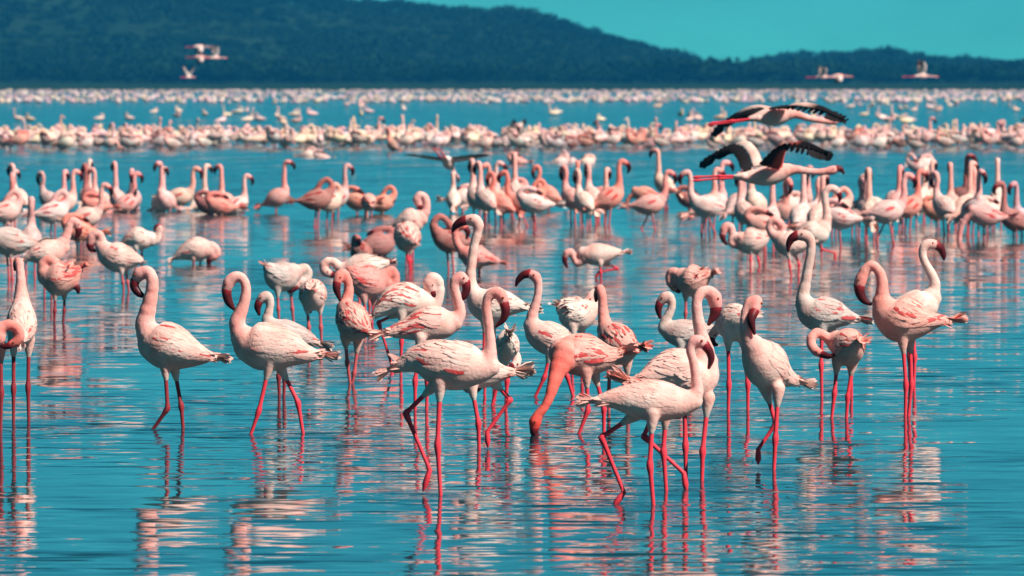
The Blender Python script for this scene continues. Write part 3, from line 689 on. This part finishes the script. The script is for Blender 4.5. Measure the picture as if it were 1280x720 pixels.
near_bird(337, [(511,288,12,.15),(510,294,18,.08),(509,297,19,0),(512,299,12,-.08),(518,303,5,-.14)],
  [(511,292,14,.1),(506,285,7,.17),(500,284,5.4,.2),(497,289,5,.2)], [(496,294,4,.2),(498,298,3.4,.18),(502,300,1.8,.16)],
  [[(508,313),(511,325),(512,339)],[(513,313),(513,325),(514,339)]],
  'peach flamingo with frayed wing feathers standing on paired legs', 'pale', 'pink', .22, 0, group='flamingos in the middle distance', ruffle=2)
near_bird(318, [(526,273,10),(520,275,15),(511,276,15),(502,278,9),(495,281,4)],
  [(523,272,11),(531,266,6.5),(533,256,5.2),(531,247,5),(525,244,5),(521,249,5.6)],
  [(524,257,4.6),(527,262,3.8),(528,267,1.8)],
  [[(508,288),(508,300),(508,320)],[(516,288),(516,300),(516,320)]],
  'pale flamingo with hooped neck just behind the frayed peach one', 'pale', 'pink', .05, 0, group='flamingos in the middle distance')
near_bird(345, [(973,296,9),(979,301,15),(988,305,16),(999,306,11),(1010,304,5)],
  [(977,299,12),(967,293,7),(962,285,5.2),(964,277,5),(971,276,5.2),(976,281,5.6)],
  [(978,288,4.4),(977,293,3.6),(975,298,1.8)],
  [[(985,319),(987,332),(989,347)],[(994,318),(999,330),(998,347)]],
  'peach flamingo with back-turned head in front of the crowded flock', 'pale', 'pink', .05, 10, group='flamingos in the middle distance')
near_bird(333, [(922,298,8),(929,301,14),(940,301,17),(951,298,12),(960,293,5)],
  [(928,300,11),(921,306,6),(914,303,4.8),(915,294,4.6),(914,285,4.8),(909,282,5),(905,286,5.4)],
  [(903,293,4.4),(904,299,3.6),(908,305,1.8)],
  [[(938,315),(938,324),(938,335)],[(946,315),(948,324),(950,335)]],
  'flamingo with S-looped neck hanging its bill over the water by the crowded flock', 'pale', 'pink', .08, 0, group='flamingos in the middle distance')
near_bird(322, [(1030,285,10),(1024,290,15),(1013,292,15),(1003,294,9),(994,298,4)],
  [(1026,287,12),(1033,276,7),(1033,262,5),(1031,250,4.6),(1032,240,4.6),(1038,235,4.8),(1044,237,5)],
  [(1048,241,4),(1050,246,3.4),(1049,252,1.6)],
  [[(1012,304),(1011,314),(1010,324)],[(1022,304),(1028,312),(1044,316),(1044,326)]],
  'white flamingo with long hooked neck stepping out of the crowded flock', 'white', 'pink', .04, -5, group='flamingos in the middle distance')
for x_, y_ in RINGS: ripple(x_, y_, random.uniform(.8, 1.25))

# ------------------------------------------------------------------ prototypes for the flocks
BODY = [(.145,0,.62,.06),(.10,0,.59,.10),(.02,0,.56,.125),(-.08,0,.545,.105),(-.16,0,.54,.055),(-.235,0,.545,.015)]
TILT = [(.13,0,.68,.06),(.10,0,.63,.10),(.03,0,.57,.125),(-.05,0,.53,.11),(-.12,0,.495,.06),(-.19,0,.47,.016)]
STAND = [[(0,.04,.47),(-.02,.04,.24),(.0,.04,-.12)],[(.02,-.04,.47),(.0,-.04,.24),(.02,-.04,-.12)]]
STRIDE = [[(0,.04,.47),(-.09,.04,.27),(-.03,.04,-.12)],[(.02,-.04,.47),(.06,-.04,.26),(.14,-.04,-.12)]]
def bent(bill): return [(x, y, z, r * 1.25) for x, y, z, r in bill]
POSE = {
 'up':   (TILT, [(.09,0,.63,.075),(.125,0,.70,.050),(.135,0,.78,.037),(.13,0,.87,.031),(.135,0,.95,.029),(.16,0,.99,.033),(.19,0,.98,.036)], bent([(.225,0,.96,.024),(.25,0,.925,.022),(.25,0,.885,.017),(.23,0,.855,.007)]), STAND),
 'tall': (TILT, [(.09,0,.63,.075),(.12,0,.70,.048),(.115,0,.80,.035),(.12,0,.91,.030),(.125,0,1.01,.029),(.15,0,1.045,.033),(.18,0,1.045,.036)], bent([(.22,0,1.035,.024),(.25,0,1.01,.022),(.262,0,.98,.017),(.26,0,.945,.007)]), STAND),
 'walk': (BODY, [(.10,0,.60,.075),(.16,0,.66,.048),(.185,0,.74,.036),(.18,0,.83,.031),(.19,0,.90,.030),(.215,0,.935,.033),(.245,0,.925,.036)], bent([(.28,0,.90,.024),(.30,0,.865,.022),(.298,0,.83,.017),(.28,0,.80,.007)]), STRIDE),
 'hook': (TILT, [(.09,0,.63,.075),(.135,0,.69,.050),(.15,0,.77,.036),(.13,0,.85,.031),(.135,0,.91,.030),(.17,0,.945,.032),(.21,0,.915,.036)], bent([(.228,0,.875,.024),(.226,0,.83,.021),(.215,0,.80,.015),(.195,0,.775,.007)]), STAND),
 'preen':(BODY, [(.10,0,.60,.075),(.17,.01,.67,.048),(.175,.02,.74,.035),(.12,.03,.79,.032),(.06,.04,.755,.032),(.03,.05,.71,.035)], bent([(.005,.06,.675,.022),(-.03,.065,.66,.019),(-.05,.065,.655,.013),(-.075,.065,.655,.006)]), STAND),
 'sleep':(BODY, [(.10,0,.60,.075),(.165,.01,.65,.05),(.14,.02,.71,.037),(.07,.03,.725,.034),(0,.04,.71,.035)], bent([(-.03,.045,.695,.022),(-.06,.045,.68,.018),(-.085,.045,.67,.012),(-.10,.045,.66,.006)]), STAND),
 'feed': (BODY, [(.10,0,.57,.07),(.19,0,.54,.044),(.25,0,.47,.034),(.28,0,.37,.030),(.288,0,.29,.030),(.282,0,.24,.035)], bent([(.268,0,.20,.022),(.252,0,.17,.019),(.235,0,.15,.014),(.22,0,.13,.006)]), STAND),
 'low':  (BODY, [(.10,0,.59,.07),(.18,0,.58,.044),(.235,0,.53,.034),(.25,0,.46,.030),(.29,0,.43,.031),(.325,0,.45,.035)], bent([(.352,0,.435,.022),(.372,0,.40,.019),(.372,0,.365,.014),(.355,0,.335,.006)]), STAND),
}
PROTO = {}
for pn, (b_, n_, k_, l_) in POSE.items():
    g = bird_geometry(b_, n_, k_, l_, 'pale', 'mauve', .16, voxel=.011, coarse=True, sm=4, billc=(.022, .006, .009))
    PROTO[pn] = (g[0].obj('flamingo', [PLUM, SKIN], link=False).data, [w.obj('wing', [FEATH], link=False).data for w in g[1]], g[3].obj('bill', [HORN], link=False).data, g[2].obj('tail', [FEATH], link=False).data)
    one = Mesh(); one.extend(g[0]); one.extend(g[1][0]); one.extend(g[1][1]); one.extend(g[2]); one.extend(g[3], 2)
    PROTO[pn] += (one.obj('flamingo', [PLUM, SKIN, HORN], link=False).data,)
TINT = {'pale': (1.0, 1.0, 1.0), 'white': (1.0, 1.16, 1.2), 'pink': (.96, .80, .80), 'rose': (.95, .62, .56), 'dusky': (.54, .36, .37), 'grey': (.74, .84, .92)}
WORD = {'pale': 'cream', 'white': 'white', 'pink': 'pink', 'rose': 'rose', 'dusky': 'dusky', 'grey': 'grey'}
HOW = {'up': 'neck erect', 'tall': 'neck outstretched', 'walk': 'striding', 'hook': 'neck hooked', 'preen': 'preening', 'sleep': 'neck folded', 'feed': 'head submerged', 'low': 'neck lowered'}
def facing(h):
    h = (h + 180) % 360 - 180
    return 'facing the low ridge' if abs(h) < 50 else 'facing the high hill' if abs(h) > 130 else 'facing the shore' if h > 0 else 'facing from shore'
def flock_bird(x, row, pose, heading, tone, where, group, sink=0.0, scale=1.0, parts=True):
    p = on_water(x, row); P = PROTO[pose]
    o = bpy.data.objects.new('flamingo', P[0] if parts else P[4]); COL.objects.link(o)
    o.location = (p.x, p.y, -sink); o.rotation_euler = (0, 0, R(heading)); s = scale; o.scale = (s, s, s)
    t = TINT[tone]; col = tuple(min(1.3, c * random.uniform(.94, 1.04)) for c in t) + (1,); o.color = col
    tag(o, f'{WORD[tone]} flamingo, {HOW[pose]}, {facing(heading)}, {where}', 'flamingo', group)
    if parts:
        for nm, me in [('wing', P[1][0]), ('wing', P[1][1]), ('bill', P[2]), ('tail', P[3])]:
            c = bpy.data.objects.new(nm, me); c.color = col; COL.objects.link(c); c.parent = o
    return o
MID = {
 ('in the row behind the stooped solitary bird', 'flamingos in the row behind the solitary bird'): [
  (10,268,'up',20,'pale',.24),(24,262,'up',170,'white',.24),(63,264,'hook',170,'grey',.22),(74,262,'up',10,'pale',.24),(79,268,'up',80,'pale',.22),
  (113,262,'up',185,'dusky',.22),(108,259,'up',100,'white',.2),(128,262,'up',200,'pale',.22),(148,264,'up',170,'pale',.22),(157,266,'up',90,'pink',.22),(167,263,'hook',-20,'pale',.22),
  (199,264,'up',-10,'white',.22),(209,266,'up',-60,'pale',.22),(224,262,'walk',0,'pale',.22),(249,264,'up',5,'white',.22),(262,268,'sleep',170,'dusky',.24),(276,269,'sleep',190,'rose',.24),(284,266,'up',170,'pink',.22),(294,268,'up',60,'white',.22),(120,267,'sleep',180,'rose',.22)],
 ('near the crimson-patched bird', 'flamingos near the crimson-patched bird'): [
  (6,292,'preen',0,'pale',.12),(14,287,'hook',150,'pink',.14),(66,292,'preen',10,'white',.14),(107,299,'walk',10,'pale',.10),(99,312,'sleep',190,'rose',.14),(12,350,'low',180,'grey',.05),(38,344,'hook',150,'grey',.05)],
 ('between the two big flocks', 'flamingos between the two big flocks'): [
  (345,266,'up',50,'pink',.16),(396,284,'preen',15,'dusky',.06),(412,282,'preen',30,'pale',.05),(420,272,'up',100,'grey',.12),(447,268,'sleep',170,'rose',.2),(461,270,'feed',110,'pink',.15),(477,267,'preen',5,'rose',.2),
  (472,320,'sleep',5,'dusky',.26),(452,322,'sleep',100,'dusky',.3),(563,338,'preen',200,'dusky',.06)],
 ('in the knot behind the very tall bird', 'flamingos in the knot behind the very tall bird'): [
  (567,268,'hook',170,'white',.14),(578,266,'sleep',5,'white',.16),(596,282,'up',175,'pale',.06),(608,284,'up',160,'pale',.06),(607,276,'up',20,'white',.08),(622,280,'up',190,'pink',.04),(640,268,'sleep',10,'pink',.1),(628,284,'hook',180,'rose',.06),
  (652,284,'walk',170,'rose',.06),(645,272,'up',150,'pale',.06),(666,266,'preen',5,'rose',.12),(668,286,'sleep',170,'white',.08),(686,262,'hook',190,'rose',.16)],
 ('in the knot behind the lone cream walker', 'flamingos in the knot behind the lone cream walker'): [
  (716,280,'hook',180,'pink',.06),(722,278,'up',120,'rose',.04),(731,284,'hook',170,'white',.06),(741,282,'hook',40,'pale',.06),(752,279,'up',10,'pale',.08),(760,284,'up',-15,'rose',.05),(748,276,'sleep',0,'pink',.1),
  (806,258,'feed',170,'rose',.18),(832,262,'up',80,'pale',.02),(812,287,'walk',15,'pink',.08)],
 ('in the crowd below the flying pair', 'flamingos in the crowded flock below the flying pair'): [
  (862,262,'sleep',170,'dusky',.2),(880,290,'up',80,'pale',.06),(890,288,'up',-10,'pale',.08),(884,294,'walk',170,'white',.06),(920,296,'up',100,'grey',.02),(931,304,'up',175,'pale',.02),(946,300,'up',160,'white',.0),(955,320,'sleep',170,'pink',.05),(962,312,'up',10,'pale',.05),
  (972,300,'hook',5,'pink',.05),(985,280,'sleep',10,'white',.12),(1002,276,'up',20,'pale',.12),(1000,310,'up',15,'white',.06),(1014,304,'hook',0,'pale',.05),(1022,314,'up',10,'pale',.04),(1050,310,'sleep',170,'white',.06),(1043,296,'preen',10,'pale',.08),
  (1068,294,'hook',5,'white',.08),(1078,298,'up',10,'pale',.06),(1088,304,'up',30,'pale',.06),(1108,307,'walk',15,'pale',.03),(1096,288,'hook',170,'white',.08),(1120,290,'up',5,'pink',.06),(1135,290,'up',80,'rose',.07),(1128,284,'sleep',170,'white',.1),
  (1150,282,'hook',5,'white',.1),(1160,276,'up',10,'pale',.12),(1172,288,'sleep',175,'rose',.1),(1182,294,'hook',165,'pale',.06),(1190,286,'up',120,'pink',.06),(1198,282,'up',10,'dusky',.06),(1205,294,'up',100,'pale',.06),(1214,297,'up',-80,'white',.05),(1226,294,'up',170,'pale',.06),(1238,288,'sleep',180,'white',.12),(1247,282,'up',20,'white',.08),
  (1269,298,'up',-90,'dusky',.14),(1281,296,'up',170,'grey',.14),(1232,300,'feed',190,'pink',.1)],
 ('drifting before the far crowd', 'flamingos on the open water before the far crowd'): [
  (646,206,'sleep',170,'pink',.3),(700,204,'sleep',0,'white',.34),(712,203,'preen',170,'white',.34),(733,203,'sleep',20,'white',.36),(1146,218,'preen',170,'white',.2),(1154,217,'sleep',10,'white',.2),(385,196,'sleep',0,'white',.3),(402,197,'sleep',170,'white',.34)],
}
for (where, grp), rows in MID.items():
    for x, row, pose, hd, tone, sink in rows:
        if pose == 'up' and random.random() < .38: pose = 'tall'
        if pose in ('up', 'tall', 'hook'):                   # most of the alert birds stand end-on to the shore
            hd = hd + (random.uniform(30, 75) if abs((hd + 180) % 360 - 180) < 50 else -random.uniform(30, 75)) * random.choice((1, 1, 1, -1))
        flock_bird(x, row, pose, hd + random.uniform(-12, 12), tone, where, grp, sink + .19, random.uniform(.92, 1.04))
# the far crowd: a dense line right across the lake
rb = random.Random(21); n_far = 0
for i in range(152):
    x = -6 + 1292 * (i + rb.random()) / 152
    wob = 3 * math.sin(x * .013) + 2 * math.sin(x * .041)
    row = 188 + wob * .6 - rb.random() ** 1.3 * 9
    tone = rb.choices(['white', 'pale', 'pink', 'rose', 'dusky', 'grey'], [54, 28, 8, 6, 3, 1])[0]
    pose = rb.choices(['sleep', 'preen', 'up', 'hook', 'low'], [62, 24, 3, 4, 7])[0]
    flock_bird(x, row, pose, rb.choice((0, 180)) + rb.uniform(-50, 50), tone, 'in the dense line across the lake', 'flamingos in the dense far line', rb.uniform(.34, .46), rb.uniform(1.0, 1.2), parts=False)

# ------------------------------------------------------------------ the uncountable rest of the flock, out to the far shore
def far_flock():
    V0 = []; F0 = []
    src = Mesh()
    src.loft(catmull([(.15,0,.30,.05),(.05,0,.28,.10),(-.08,0,.27,.09),(-.25,0,.27,.02)], 5), (.84,.68,.56), 6, (0,1,0), .86)
    src.loft(catmull([(.10,0,.31,.05),(.17,0,.40,.03),(.12,0,.47,.025),(.04,0,.42,.028)], 5), (.82,.58,.48), 5)
    V0 = np.array(src.V); C0 = np.array(src.C); F0 = src.F
    up = Mesh(); up.loft(catmull([(.15,0,.30,.05),(.05,0,.28,.10),(-.08,0,.27,.09),(-.25,0,.27,.02)], 5), (.84,.66,.54), 6, (0,1,0), .86)
    up.loft(catmull([(.10,0,.31,.05),(.16,0,.42,.03),(.16,0,.60,.022),(.2,0,.68,.026),(.24,0,.62,.015)], 6), (.80,.52,.44), 5)
    r = np.random.default_rng(5); V = []; F = []; C = []
    def put(x, y, s, m):
        b = len(V); a = r.random() * 6.28; ca, sa = math.cos(a), math.sin(a); t = r.choice([1.06, 1.0, .92]) * np.array((1, r.uniform(.82, 1.12), r.uniform(.8, 1.15)))
        for v, c in zip(m.V, m.C):
            V.append((x + s * (v[0] * ca - v[1] * sa), y + s * (v[0] * sa + v[1] * ca), s * v[2] - .08)); C.append(np.clip(c * t, 0, .9))
        F.extend([tuple(b + i for i in f) for f in m.F])
    for i in range(330):                                   # second rank of the dense line
        x = r.uniform(-10, 1290); row = 186 - r.random() * 9; p = on_water(x, row); put(p.x, p.y, r.uniform(1.1, 1.35), src if r.random() < .95 else up)
    for i in range(46):                                   # scattered parties beyond it
        cx = r.uniform(-20, 1300); row = 124 + 34 * r.random() ** 1.1
        for k in range(r.integers(1, 5)):
            p = on_water(cx + r.normal() * 12, row + r.normal() * 1.2); put(p.x, p.y, r.uniform(1.0, 1.3), src if r.random() < .8 else up)
    tiny = Mesh(); tiny.loft(np.array([(.18,0,.33,.03),(.08,0,.31,.11),(-.04,0,.28,.12),(-.14,0,.27,.08),(-.25,0,.27,.01)]), (.70,.60,.56), 5, (0,1,0), .86, round_ends=False)
    for i in range(3000):                                  # the pale mass along the far shore
        y = FPX * CAM_H / (11.95 + 17 * r.random() ** 2.0); x = r.uniform(-.066, .066) * y; put(x, y, r.uniform(1.0, 1.5), tiny)
    o = mesh_obj('distant_flamingo_flock', V, F, [FEATH], C)
    tag(o, 'countless pale flamingos spread over the water out to the far shore', 'flamingo flock', kind='stuff')
far_flock()

# ------------------------------------------------------------------ birds on the wing
def wing_part(root, lead, trail, under, tip, n=16, dark=.36):
    """lead / trail: edge points (3-D) from shoulder to tip. An arm of coverts with flight feathers as its sub-parts."""
    Ld = catmull([tuple(p) + (0,) for p in lead], n)[:, :3]; Td = catmull([tuple(p) + (0,) for p in trail], n)[:, :3]
    m = Mesh(); base = 0; col = np.array(under)
    mid = Ld + (Td - Ld) * .5
    nrm = np.cross(Ld[n // 2] - Ld[0], Td[n // 3] - Ld[n // 3]); nrm /= np.linalg.norm(nrm) + 1e-9
    for i in range(n):                                     # a thin lens section from the leading edge to mid chord
        th = .016 * (1 - .75 * i / (n - 1)) + .002
        f = i / (n - 1); c = col if f < dark else col * max(0, 1 - (f - dark) / .14) + np.array(tip) * min(1, (f - dark) / .14)
        ch = mid[i] - Ld[i]
        for p in (Ld[i], Ld[i] + ch * .3 + nrm * th, Ld[i] + ch * .7 + nrm * th * .7, mid[i] + ch * .15, Ld[i] + ch * .7 - nrm * th * .4, Ld[i] + ch * .3 - nrm * th * .5):
            m.V.append(p); m.C.append(np.array((.84, .62, .54)) if p is Ld[i] and f < .7 else c)
    for i in range(n - 1):
        for k in range(6): a = i * 6; m.F.append((a + k, a + (k + 1) % 6, a + 6 + (k + 1) % 6, a + 6 + k)); m.M.append(0)
    m.F.append(tuple(range(6))); m.F.append(tuple(range((n - 1) * 6, n * 6))[::-1]); m.M += [0, 0]
    w = m.obj('wing', [FEATH], root)
    for i in range(1, n):
        f = i / (n - 1); p = Ld[i] + (Td[i] - Ld[i]) * .38
        d = Td[i] - p
        if i > n - 5: d = d * .6 + (Td[-1] - p) * .4 + (Ld[-1] - Ld[-2]) * .3
        L = np.linalg.norm(d); 
        if L < .01: d = Ld[-1] - Ld[-3]; L = np.linalg.norm(d)
        d = d / L; wv = np.cross(nrm, d); wv /= np.linalg.norm(wv); tc_ = tip if (dark < .5 or f > .55) else under
        sp = np.linalg.norm(Td[min(i + 1, n - 1)] - Td[i - 1]) * .8
        ft = Mesh(); ft.feather(p + nrm * .002 * (i % 2), d, wv, nrm, L, max(.04, min(.13, sp * 1.9)), tc_, lift=0, tipcol=tip); ft.obj('flight_feather', [FEATH], w)
    return w
def flyer(x_ref, Y, B, N, bill, legs, wings, label, tone='pale'):
    k = Y / FPX; org = at_depth(x_ref[0], x_ref[1], Y)
    def P(r): p = at_depth(r[0], r[1], Y + (r[3] if len(r) > 3 else 0)) - org; return [p.x, p.y, p.z, r[2] * k]
    l3 = [[np.array(P((q[0], q[1], 0, q[2]))[:3]) for q in lg] for lg in legs]
    body, _, tail, bm, eyes = bird_geometry([P(r) for r in B], [P(r) for r in N], [P(r) for r in bill], l3, tone, 'pink', 0, feathers=False, unit=.9)
    o = body.obj('flamingo', [PLUM, SKIN]); o.location = org; tag(o, label, 'flamingo', 'flamingos on the wing')
    bm.obj('bill', [HORN], o)
    for e in eyes: e.obj('eye', [EYE], o)
    for lead, trail, under in wings:
        wing_part(o, [np.array(P((q[0], q[1], 0, q[2]))[:3]) for q in lead], [np.array(P((q[0], q[1], 0, q[2]))[:3]) for q in trail], under, (.012, .010, .012), dark=.46)
flyer((965, 146), 73, [(986,142,8),(977,144,11),(966,146,12),(954,146,9),(944,147,5),(937,148,3)], [(982,143,8),(995,143,5.5),(1008,147,4.3),(1022,150,3.9),(1036,152,4),(1043,152,4.6)],
  [(1048,150,3.6),(1052,150,3.2),(1055,152,2.2),(1057,154,1)],
  [[(945,148,-.03),(915,151,-.03),(893,153,-.03),(885,156,-.03)],[(945,149,.03),(914,153,.03),(894,155,.03),(886,158,.03)]],
  [([(985,134,-.06),(1003,128,-.30),(1030,133,-.52),(1056,148,-.72)], [(955,136,-.06),(985,137,-.34),(1022,144,-.58),(1054,152,-.74)], (.84,.56,.48)),
   ([(975,136,.06),(945,131,.26),(918,142,.44),(893,165,.62)], [(940,141,.06),(928,148,.26),(910,155,.44),(890,168,.62)], (.84,.62,.54))],
  'upper flamingo of the flying pair, gliding with wings bowed down', 'pale')
flyer((955, 218), 66, [(986,212,8),(975,215,12),(960,219,13.5),(944,221,10),(930,221,6),(920,221,3)], [(980,214,9),(995,212,5.8),(1010,214,4.6),(1024,215,4.4),(1034,214,5),(1040,213,6)],
  [(1046,211,4.6),(1050,211,4),(1053,214,2.6),(1055,217,1.2)],
  [[(925,220,-.03),(900,220,-.03),(876,221,-.03),(866,222,-.03)],[(925,222,.03),(900,223,.03),(877,225,.03),(866,226,.03)]],
  [([(978,209,-.07),(985,184,-.26),(1005,176,-.42),(1035,189,-.66)], [(944,209,-.07),(970,188,-.30),(998,192,-.48),(1036,200,-.70)], (.66,.09,.07)),
   ([(955,208,.07),(946,186,.26),(928,176,.40),(880,199,.66)], [(925,211,.07),(920,198,.26),(908,190,.40),(876,208,.68)], (.84,.62,.54))],
  'lower flamingo of the flying pair showing a red wing lining and black feathers', 'pale')
def small_flyer(px, py, Y, heading, up, label, tone='white', scale=1.15, pitch=0):
    root_p = at_depth(px, py, Y)
    body, _, _, bm, _ = FLY
    o = bpy.data.objects.new('flamingo', FLYME[0]); COL.objects.link(o); o.location = root_p; o.rotation_euler = (Matrix.Rotation(R(heading), 3, 'Z') @ Matrix.Rotation(R(-pitch), 3, 'Y')).to_euler(); o.scale = (scale,) * 3
    t = TINT[tone]; o.color = t + (1,); tag(o, label, 'flamingo', 'flamingos on the wing')
    b = bpy.data.objects.new('bill', FLYME[1]); COL.objects.link(b); b.parent = o
    for s in (1, -1):
        a = R(up)
        def W(x, r, dz=0): return np.array((x, s * r * math.cos(a), r * math.sin(a) + dz))
        w = wing_part(o, [W(.10, .05, .03), W(.13, .22, .05), W(.10, .36, .05), W(-.02, .52, .03)], [W(-.12, .05, .02), W(-.10, .22, .03), W(-.11, .36, .03), W(-.06, .53, .02)], (.86, .76, .70), (.015, .012, .014), 9, .8)
FLY = bird_geometry([(.16,0,0,.045),(.09,0,0,.07),(0,0,0,.08),(-.09,0,0,.06),(-.17,0,0,.03),(-.25,0,0,.01)], [(.12,0,0,.05),(.22,0,.0,.028),(.32,0,-.01,.022),(.42,0,-.02,.021),(.48,0,-.02,.026)], [(.51,0,-.03,.021),(.53,0,-.05,.018),(.535,0,-.07,.012),(.525,0,-.09,.006)],
  [[(-.15,.03,-.01),(-.32,.03,-.02),(-.52,.03,-.02),(-.6,.03,-.03)],[(-.15,-.03,-.01),(-.32,-.03,-.02),(-.52,-.03,-.02),(-.6,-.03,-.03)]], 'pale', 'pink', 0, voxel=.012, feathers=False, coarse=True, sm=4)
FLYME = (FLY[0].obj('flamingo', [PLUM, SKIN], link=False).data, FLY[3].obj('bill', [HORN], link=False).data)
small_flyer(560, 203, 112, 75, 6, 'flamingo flying low with black wings spread flat above the knot of birds', 'white', 1.05, -20)
small_flyer(249, 58, 420, 15, -38, 'topmost flamingo of the small party flying before the wooded hill', 'white')
small_flyer(250, 71, 410, 10, -32, 'trailing flamingo of the close pair flying before the wooded hill', 'pink')
small_flyer(269, 72, 405, 20, 62, 'leading flamingo of the close pair flying before the wooded hill', 'white')
small_flyer(236, 96, 420, 60, 55, 'lowest flamingo of the small party flying before the wooded hill', 'white')
small_flyer(1028, 96, 350, 10, 40, 'rear bird of two flamingos flying nose to tail along the far shore', 'white')
small_flyer(1048, 95, 352, 5, -30, 'front bird of two flamingos flying nose to tail along the far shore', 'pale')
small_flyer(1152, 95, 300, 8, 58, 'single flamingo with dark wings raised high, flying along the far shore', 'white')
small_flyer(647, 172, 225, 160, 45, 'flamingo with lifted dark wings landing in the dense far line', 'pink')
